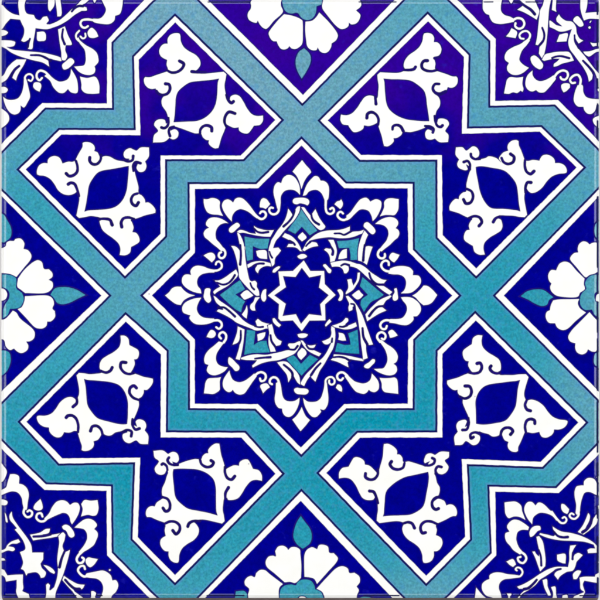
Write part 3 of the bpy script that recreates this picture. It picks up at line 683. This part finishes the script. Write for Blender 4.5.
teal('bud', '@40,265 c105,295 150,235 210,222 290,225 370,250 c454,300 370,340 300,375 230,392 175,380 140,330', fW)
teal('bud', '@0,0 c-40,2110 40,2150 70,2200 110,2280 105,2370 c40,2425 -40,2400', fW)
teal('bud', '@0,300 c-40,520 40,505 90,525 107,580 100,640 60,720 c-40,790', fW)
each('petal', fE,
  '@540,240 c577,25 530,25 c495,42 470,20 430,12 390,40 375,85 c380,122 340,130 303,170 300,195 360,270 450,372 c465,375 500,350 540,340 c578,320',
  '@540,240 c447,385 370,310 290,225 240,215 195,235 168,282 c160,302 110,300 80,350 90,410 c112,435 100,470 110,510 150,550 200,567 380,567 c400,530 450,490 440,440',
  '@540,240 c395,588 300,590 190,592 c130,602 @540,300 107,50 c97,100 65,120 55,170 85,227 c150,235 170,275 220,302 270,292 360,210 c462,125 400,80 380,30',
  '@540,300 c495,118 400,215 310,310 280,370 300,415 c352,435 350,480 370,525 420,546 465,525 c480,495 520,517 560,515 c576,480 c574,205 530,160')
teal('pistil', '@540,240 c650,355 530,350 480,380 452,430 c465,490 430,520 403,570 @540,300 400,10 410,60 450,97 c520,95 550,150 c650,200 c650,30 c552,10 @540,240 543,570 550,530 c650,490', fE)
white('pollen', '@540,240 c650,525 570,545 558,580 @540,300 562,12 c650,20', fE)
teal('bud', '@505,265 c157,312 220,265 300,245 380,250 c483,322 440,350 420,395 370,410 300,385 230,345', fE)
teal('bud', '@540,0 c650,2190 565,2230 545,2290 560,2370 c650,2440', fE)
teal('bud', '@540,300 c650,520 560,530 540,580 545,640 c650,720', fE)
each('petal', fS,
  '@240,540 c78,545 90,490 50,450 45,410 75,370 115,357 145,370 c160,330 200,298 250,300 300,340 c432,440 395,480 c392,640 c85,640',
  '@240,540 c447,425 350,340 265,265 255,215 285,165 330,155 357,162 c350,110 380,65 430,55 468,75 c482,97 510,72 560,70 600,95 @300,540 5,140 15,250 12,370 c12,378 @240,540 560,428 c540,432 500,420',
  '@300,540 c43,370 40,250 45,140 70,95 120,70 155,82 c170,90 190,50 230,45 280,65 295,125 c340,130 380,180 370,215 270,330 c170,442 140,390 95,375',
  '@300,540 c163,487 260,380 370,275 430,260 480,285 495,327 c545,325 595,365 600,420 c568,465 590,500 570,560 c575,640 c255,640 c240,560 220,520')
teal('pistil', '@240,540 c398,545 410,490 450,455 510,445 560,452 c575,420 600,405 @300,540 50,395 110,410 145,460 c150,495 190,500 220,540 c250,640 c85,640 c75,580 40,562 0,562 @240,540 575,580 c560,640 c398,640', fS)
white('pollen', '@240,540 c570,640 585,585 @300,540 0,566 40,566 70,590 c85,640', fS)
teal('bud', '@270,500 c308,160 350,220 400,290 417,360 400,430 c328,487 270,440 235,370 245,290 270,220', fS)
teal('bud', '@240,540 c-40,515 40,510 70,545 c60,640 c-60,640', fS)
teal('bud', '@300,540 c600,580 640,570 720,585 c760,640 c600,640', fS)

# ---------------------------------------------------------------- quarter medallions in the corners
# upper left
ribbon('@0,0 c183,-30 c267,-30 248,60 268,130 c340,148 360,185 400,200 430,168 c472,160 490,205 468,238 c500,242 550,222 600,195 @60,0 60,145 115,92 170,45 240,-25 c310,-25 260,30 220,55 c267,72 272,105 c215,112 150,150 80,205 0,252 @0,0 540,275 470,295 c358,285 350,340 335,420 322,492 c278,492 285,440 c300,390 285,400 240,422 c208,408 235,350 240,290 220,245 c200,200 c105,190 60,240 20,290 c-40,300 c-40,25 c30,50 70,95 130,135 c192,152 180,45', cTL,
       ('@60,0 118,115 150,80 190,60 230,62', 1.7), ('@0,0 300,388 285,430 278,470', 1.5))
each('leaflet', cTL, '@0,0 c-40,298 40,298 82,325 60,350 c-40,368', '@0,0 c478,-30 485,100 c502,117 542,60 c548,-30', '@0,0 c545,-30 565,90 c572,167 610,162 @60,0 c20,130 15,70 c0,-30')
ribbon('@0,0 c578,293 @60,0 c50,260 80,345 120,447 c60,455 55,500 75,565 c55,607 20,602 10,520 -5,430 -15,350', cTL, ('@60,0 30,293 22,370 47,442', 1.6))
ribbon('@0,0 c-40,395 60,400 120,405 155,420 142,460 c100,472 c70,470 120,492 250,508 400,522 500,540 600,570 @60,0 c45,600 c5,615 @0,0 540,600 490,590 c495,672 @0,60 430,30 330,5 @0,0 200,567 110,527 c60,490 c-40,440', cTL, ('@0,0 308,552 400,555 460,580 505,607', 1.6))
ribbon('@0,60 c165,-8 c268,-8 235,60 200,115 175,165 c162,210 c120,180 c130,150 c100,150 60,205 c-40,250 c-40,175 30,150 70,80 120,25', cTL, ('@0,60 192,60 150,95 113,152', 1.9))
each('leaf_tie', cTL, '@0,60 c-40,270 50,268 80,295 60,327 c-40,330', '@60,60 20,50 60,10 100,-20 130,-10 145,20 120,55 70,92 35,95', '@60,0 c318,-30 345,30 c375,-30')
leaf('@0,60 c25,360 70,392 130,397 180,380 215,330 235,250 242,190 c265,190 285,270 302,370 280,420 240,477 c208,458 207,500 190,530 150,547 110,535 70,490 40,420', '@0,60 256,215 250,175 275,145 310,145 330,175 310,210 285,200', cTL, w=2.0)
each('leaf_tip', cTL, '@0,60 c-40,450 40,500 85,545 93,600 60,650 c-40,710', '@60,60 c198,163 270,178 350,165 380,200 396,260 c394,335 320,340 250,330 215,295 213,240')
each('seed', cTL, '@0,60 405,232 415,262 c397,320 350,295 330,265 340,228 370,220', '@60,0 315,276 360,310 c387,365 340,382 290,372 275,320')
P_ = ('@60,0 c167,385 200,440 245,500 255,560 @60,60 255,10 240,50 190,60 c138,65 190,120 250,148 310,150 345,130 355,95 c348,65 385,20 @60,0 385,580 370,530 330,490 260,450 200,400 c185,370')
white('curled_leaf', P_, cTL, curls=[('@60,0 192,308 162,345 165,385 200,420', 2.0), ('@60,0 205,365 228,385 255,370 253,335', 1.9)])
leaf('@60,60 c110,83 100,150 70,195 0,215 @0,60 560,200 520,170 480,135 c442,160 500,210 530,270 570,315 600,332 @60,60 40,330 c80,293 110,325 172,330 180,250 165,180', '@0,60 495,165 450,120 400,107 370,135 370,180 395,203 420,180', cTL)
leaf('@60,0 c330,185 400,182 440,145 458,95 440,50 c400,-30 c630,-30 625,60 600,140 c553,160 545,205 500,240 430,242 330,217', '@60,0 340,202 270,195 220,205 205,235 220,268 250,278 280,262', cTL)
each('diamond', cTL, '@0,0 c368,320 440,316 460,345 457,400 c440,412 375,407')
# upper right
leaf('@480,0 c30,-30 25,60 30,100 60,140 c90,150 100,185 130,225 200,242 280,232 c340,220 c345,190 300,165 250,150 215,115 210,60 c230,-30', '@480,0 325,205 370,182 420,192 443,235 425,275 385,287 352,262 355,232', cTR)
ribbon('@480,0 c366,98 428,45 c370,-30 c540,-30 575,60 595,110 c568,202 500,160 430,122', cTR, ('@480,0 345,16 400,25 450,60 510,100 547,142', 1.9))
each('leaf_tie', cTR, '@480,0 c275,-30 312,36 c350,-30', '@480,0 505,575 540,552 580,575 @540,60 10,10 32,45 25,80 @480,60 600,95 555,75 515,30', '@540,60 c573,285 c650,270 c650,320 583,312')
each('seed', cTR, '@480,0 c315,278 372,320 c357,384 c256,366 290,325', '@540,60 230,235 295,238 c302,275 265,312 c235,327 215,290 210,255')
leaf('@480,0 c465,395 400,440 330,470 270,510 245,560 250,600 @480,60 c287,30 268,70 275,110 320,147 380,150 430,130 c492,78 440,50 400,10 @480,0 395,590 420,510 470,450 c505,400', '@480,0 440,427 490,387 500,345 470,312 425,318 395,350 405,382 437,388', cTR, w=2.2)
each('leaf_tip', cTR, '@480,60 c238,336 255,250 270,195 300,170 370,175 c434,166 425,240 436,290 425,320 c407,308 370,332 330,325 290,340', '@540,60 c650,535 570,562 528,590 540,640 c650,720')
leaf('@480,60 c527,100 475,150 455,200 455,260 480,300 520,317 c560,303 590,325 @540,60 40,325 80,290 130,230 160,185 c135,150 c100,175 50,200 0,210 @480,60 560,195 528,150', '@540,60 135,180 180,125 230,105 270,120 278,160 252,195 215,190 205,172', cTR)
leaf('@540,60 c375,250 350,310 335,400 350,440 380,467 c432,470 440,500 470,535 510,542 550,510 c567,450 c650,440 c650,388 510,385 460,365 435,320 425,250', '@540,60 400,255 405,190 378,150 335,158 300,200 320,230 350,227', cTR)
ribbon('@0,0 c5415,598 5450,543 5500,528 5560,517 5630,514 5692,520 c5744,607 5690,622 5620,640 5570,664 c5533,670 5536,640 5570,612 c5590,590 5540,590 5490,600 c5440,612', cTR, ('@0,0 5520,580 5560,566 5610,562 5692,582', 1.5))
ribbon('@540,0 c190,138 210,170 260,205 320,215 360,265 370,330 400,385 c439,405 c385,439 360,400 c345,358 345,420 390,490 450,560 @540,60 500,25 560,100 c650,180 c650,300 585,270 570,190 540,115 490,60 c530,150 520,195 c488,222 470,150 430,75 c370,-5 @540,0 345,560 295,490 280,420 295,350 c314,295 240,317 190,317 140,292 c93,272 95,203 c165,250 c217,262 c165,217 160,185', cTR,
       ('@540,60 430,8 490,70 532,122', 1.8), ('@540,0 345,352 350,410 388,480', 1.4))
each('diamond', cTR, '@540,0 c193,345 277,333 c267,415 c163,422')
each('dash', cTR, '@540,0 340,180 375,160 430,225 435,255 400,270 360,240 330,205')
ribbon('@540,0 c45,-30 c120,-30 95,80 85,200 75,350 60,470 c44,546 c20,594 c-14,536 c-6,458 @480,0 c552,450 568,370 580,260 590,170 600,100 @540,0 25,50', cTR, ('@540,0 22,278 42,340 35,400 -8,456', 1.6))
each('star_outline', cTR, '@540,0 c405,-30 c482,-30 470,70 c455,128 520,122 c650,112 c650,192 560,190 490,190 c438,207 420,160 402,80')
each('leaflet', cTR, '@540,0 c130,-30 c168,-30 160,90 c167,122 c116,100', '@540,0 c498,423 550,430 c650,400 c650,480 560,460 530,467', '@540,0 c428,515 500,510 560,490 c650,470 c650,520 570,520 490,567 c450,547')
each('glaze_speck', cTR, '@540,0 480,275 495,260 510,275 495,291', '@540,0 493,225 510,203 516,208 500,232')
# lower left
leaf('@0,480 c-40,120 30,90 60,70 75,20 c100,-60 150,-60 190,-40 c193,35 230,45 270,80 290,140 280,220 265,300 c237,290 225,240 215,180 180,130 130,115 80,125 c20,152 c-40,160', '@0,480 250,270 237,330 270,370 310,360 322,325 295,303 275,315', cBL)
each('leaf_tip', cBL, '@0,450 c-40,70 30,150 70,210 60,260 25,318 c-40,330', '@60,480 c377,198 387,290 365,350 330,360 280,350 c208,367 225,290 c210,240 245,198 310,205')
each('leaf_tie', cBL, '@0,480 c-40,195 40,195 77,215 65,250 c-40,250', '@60,480 20,465 50,445 90,455 140,520 145,560 115,578 90,565 60,510 30,490', '@60,540 c310,513 330,508 362,530 c350,570 375,640 c280,640 c310,565')
each('glaze_speck', cBL, '@0,480 c45,318 62,345 77,425 60,422 50,370', '@60,540 485,300 498,288 510,300 497,313')
each('seed', cBL, '@0,480 c405,186 425,240 425,290 380,307 335,285 345,245', '@60,540 c382,190 340,250 300,274 265,245 255,200 280,173 330,180')
leaf('@60,480 c120,447 160,390 190,330 200,270 180,230 140,225 c100,247 70,215 30,200 -10,205 @0,480 560,220 520,270 490,330 c440,385 c455,408 530,370 600,340 @60,480 30,330 70,340 95,375 105,420', '@0,480 470,385 440,410 400,412 365,380 375,340 410,333 425,365', cBL)
leaf('@60,480 c140,477 190,430 240,395 290,385 340,405 372,450 c345,490 375,520 380,560 365,600 @60,540 340,50 290,90 240,120 c205,152 c185,120 240,50 265,0 @60,480 270,580 265,530 240,495 205,485', '@60,540 230,108 187,150 167,195 185,228 222,225 240,190 222,175', cBL, w=2.6)
leaf('@60,540 c265,332 350,315 430,303 480,325 512,357 c525,402 560,400 585,450 560,520 520,560 c500,640 c400,640 c395,590 425,520 430,470 410,420 370,390 300,380 c240,370', '@60,540 300,345 245,365 205,342 180,300 203,264 238,260 250,290', cBL)
ribbon('@0,480 c120,306 130,370 180,450 240,530 290,600 @0,540 315,50 c325,122 c437,122 c435,195 c408,237 420,275 462,325 445,372 c408,382 390,345 360,325 c280,335 c262,362 235,305 c206,290 228,230 215,170 c196,120 250,90 235,20 @0,480 190,550 c143,495 c165,482 135,445 98,400 93,350', cBL)
each('leaflet', cBL, '@0,540 c428,245 480,258 530,290 552,327 c540,340 500,320 460,280', '@0,540 c-40,185 40,183 c57,205 c-40,217')
ribbon('@0,540 c-40,115 50,85 70,50 110,15 c185,-12 c207,20 170,38 120,40 c88,60 140,73 152,95 130,114 80,107 c20,132 c-40,137', cBL)
each('star_outline', cBL, '@0,540 c-40,270 c45,300 c75,352 150,345 c232,343 230,420 235,480 c225,510 c290,540 295,640 c205,640 160,520 165,470 c165,400 c60,417 43,370 c-40,340')
ribbon('@60,480 c-20,560 30,520 c57,545 @60,540 48,0 28,60 c48,120 c104,93 90,160 65,250 35,345 @0,540 600,430 560,530 c550,640 c430,640 460,540 c458,448 480,430 c504,450 498,500 c540,470 565,390 578,300 570,200 580,100 @0,540 590,20', cBL, ('@60,540 50,105 15,190 -5,272', 1.8))
ribbon('@0,480 c296,545 400,522 455,488 c504,483 490,530 430,547 c520,545 600,530 @60,480 c20,525 c0,572 @0,480 590,567 500,582 410,594 c330,607', cBL, ('@0,480 335,566 430,560 505,542', 1.8))
ribbon('@60,540 c38,353 100,395 180,437 c252,445 225,490 c190,499 130,480 c150,515 210,560 c290,640 c200,640 130,525 80,470 c20,400', cBL, ('@60,540 52,398 100,450 150,487 195,490', 1.9))
# lower right
each('leaf_tip', cBR, '@480,480 c243,223 300,215 360,215 412,255 c422,310 c457,402 390,370 340,367 285,382 253,340 246,280', '@540,480 c560,-30 590,30 c650,90 c650,-60')
leaf('@480,480 c522,447 470,380 440,300 450,250 480,218 520,218 c555,252 580,225 610,225 @540,480 50,250 100,300 140,330 c175,400 c165,410 120,360 60,335 0,330 @480,480 560,350 533,380', '@540,480 118,318 170,390 215,430 250,425 265,395 245,370 225,380', cBR, w=2.2)
leaf('@480,480 c492,470 440,430 380,398 330,396 285,430 268,470 c292,515 255,530 248,570 265,620 @480,540 300,60 330,100 c400,147 c432,122 390,70 365,0 @480,480 365,570 380,520 420,500 c482,502', '@480,540 385,105 450,150 462,190 430,230 390,215 378,180 405,168', cBR)
each('leaf_tie', cBR, '@480,480 493,520 520,473 560,456 600,460 @540,480 8,480 5,500 @480,480 580,510 530,562 503,570', '@540,480 c566,265 c650,225 c650,300 583,287', '@480,540 c263,533 317,538 c300,570 330,640 c255,640 282,570')
leaf('@540,480 c410,52 c435,52 440,10 480,-22 540,-12 572,40 580,110 c650,150 c650,175 560,150 500,123 450,128 420,190 405,260 395,330 c368,352 c353,330 360,250 345,170 345,108 365,63', '@540,480 380,290 385,350 350,387 315,382 295,355 315,333 337,345', cBR, w=2.2)
each('seed', cBR, '@540,480 215,238 240,240 c292,290 285,325 c270,342 230,320 210,280', '@480,540 c260,215 327,188 345,205 c362,245 c330,272 295,250')
ribbon('@540,480 c480,323 500,350 497,400 460,475 c440,520 c560,343 577,350 572,430 500,502 c435,550 c373,520 420,460 455,390', cBR, ('@540,480 520,388 505,440 470,490 425,522', 1.9))
ribbon('@540,480 c123,458 170,490 220,513 300,525 400,552 500,598 @540,540 560,45 588,90 c580,130 c478,134 c470,98 500,82 c548,82 c535,48 450,22 350,12 200,5 @540,480 100,587 50,572 c-12,545 c0,528 80,545 140,557 c150,520 128,490', cBR, ('@540,480 138,518 180,560 230,573 277,570', 1.7))
ribbon('@0,0 c5360,5366 c5392,5356 5428,5410 5447,5500 5458,5600 c5455,5662 c5400,5720 5375,5650 5350,5580 c5318,5514 c5348,5510 5370,5545 c5390,5560 c5386,5490 5373,5430', cBR, ('@0,0 5388,5500 5407,5560 5413,5655', 1.4))
ribbon('@480,540 c366,465 430,440 510,395 600,335 @540,540 80,290 160,266 c250,265 c277,268 290,200 290,120 c300,53 c367,46 330,110 c322,190 c345,143 385,126 c432,150 395,190 368,220 355,265 330,307 c270,320 225,347 195,374 c180,402 c140,352 150,322 c190,300 c130,315 60,362 0,400 @480,540 560,447 490,500 420,545 c380,640 c340,640 400,545 440,505 c460,489 c388,490', cBR,
       ('@480,540 567,398 530,440 480,482 440,492', 1.9), ('@540,540 207,289 165,300 138,322', 1.7), ('@540,540 327,125 325,192', 1.4))
each('diamond', cBR, '@540,540 c168,145 252,138 c257,237 c225,234 175,207')
each('dash', cBR, '@540,540 328,340 370,303 412,310 c395,350 365,392 c333,392')
each('star_outline', cBR, '@540,540 c650,300 c553,345 c548,365 440,365 c393,375 400,430 405,490 c440,520 c345,560 300,640 c400,640 c452,520 430,440 c445,408 c575,432 c575,390 c650,350')
each('leaflet', cBR, '@540,540 c23,400 67,388 c77,460 107,555 c80,557 43,480', '@540,540 c108,470 152,463 c162,540 180,640 c110,640 130,540', '@540,540 c225,553 272,548 c285,640 c215,640', '@540,540 c568,225 c650,195 c650,250')
leaf('@480,540 c92,388 95,350 140,325 200,322 280,340 350,346 c385,352 c390,377 310,387 240,397 200,430 190,480 210,540 c228,640 c110,640 c125,580 60,556 20,500 20,440 50,408', '@480,540 345,362 400,362 425,325 410,288 375,274 355,293 368,305', cBR, w=2.1)
each('leaf_tip', cBR, '@480,540 c-40,470 22,545 60,578 c150,640 c-60,640')
TOPW, BOTW, SIDEW = 8.0, 5.9, 4.5
# ---------------------------------------------------------------- the surface, the lamps, the camera
bm = bmesh.new()
bmesh.ops.create_grid(bm, x_segments=8, y_segments=8, size=.6)
for v in bm.verts: v.co.z = -7.65 * MM
me = bpy.data.meshes.new('paper_surface'); bm.to_mesh(me); bm.free(); me.materials.append(PAPER)
o = bpy.data.objects.new('paper_surface', me); COL.objects.link(o); o['kind'] = 'structure'; o['label'] = 'white paper surface under the tile'

w = bpy.data.worlds.new('World'); scene.world = w; w.use_nodes = True
w.node_tree.nodes['Background'].inputs[0].default_value = (.9, .95, 1, 1)
w.node_tree.nodes['Background'].inputs[1].default_value = .01

def softbox(name, loc, size, power, color=(1, 1, 1)):
    l = bpy.data.lights.new(name, 'AREA'); l.shape = 'RECTANGLE'; l.size, l.size_y = size; l.energy = power; l.color = color
    o = bpy.data.objects.new(name, l); COL.objects.link(o); o.location = loc
    o.rotation_euler = (Vector((0, 0, 0)) - Vector(loc)).to_track_quat('-Z', 'Y').to_euler()
    return o
softbox('softbox', (0, .75, .75), (1.3, .35), TOPW, (1, .985, .985))
softbox('softbox', (0, -.75, .78), (1.3, .30), BOTW)
softbox('softbox', (.85, 0, .75), (.25, .9), SIDEW)
softbox('softbox', (-.85, 0, .75), (.25, .9), SIDEW)

cam = bpy.data.cameras.new('camera'); cam.sensor_width = 36; cam.sensor_fit = 'HORIZONTAL'
co = bpy.data.objects.new('camera', cam); COL.objects.link(co); scene.camera = co
D = 1.1
co.location = (0, 0, D); cam.lens = 36 * D / .2; cam.clip_start = .01; cam.clip_end = 20
vs = scene.view_settings
scene.view_settings.view_transform = 'Standard'; vs.look = 'None'; vs.exposure = 0; vs.gamma = 1
scene.cycles.filter_width = 2.1
scene.cycles.pixel_filter_type = 'BLACKMAN_HARRIS'
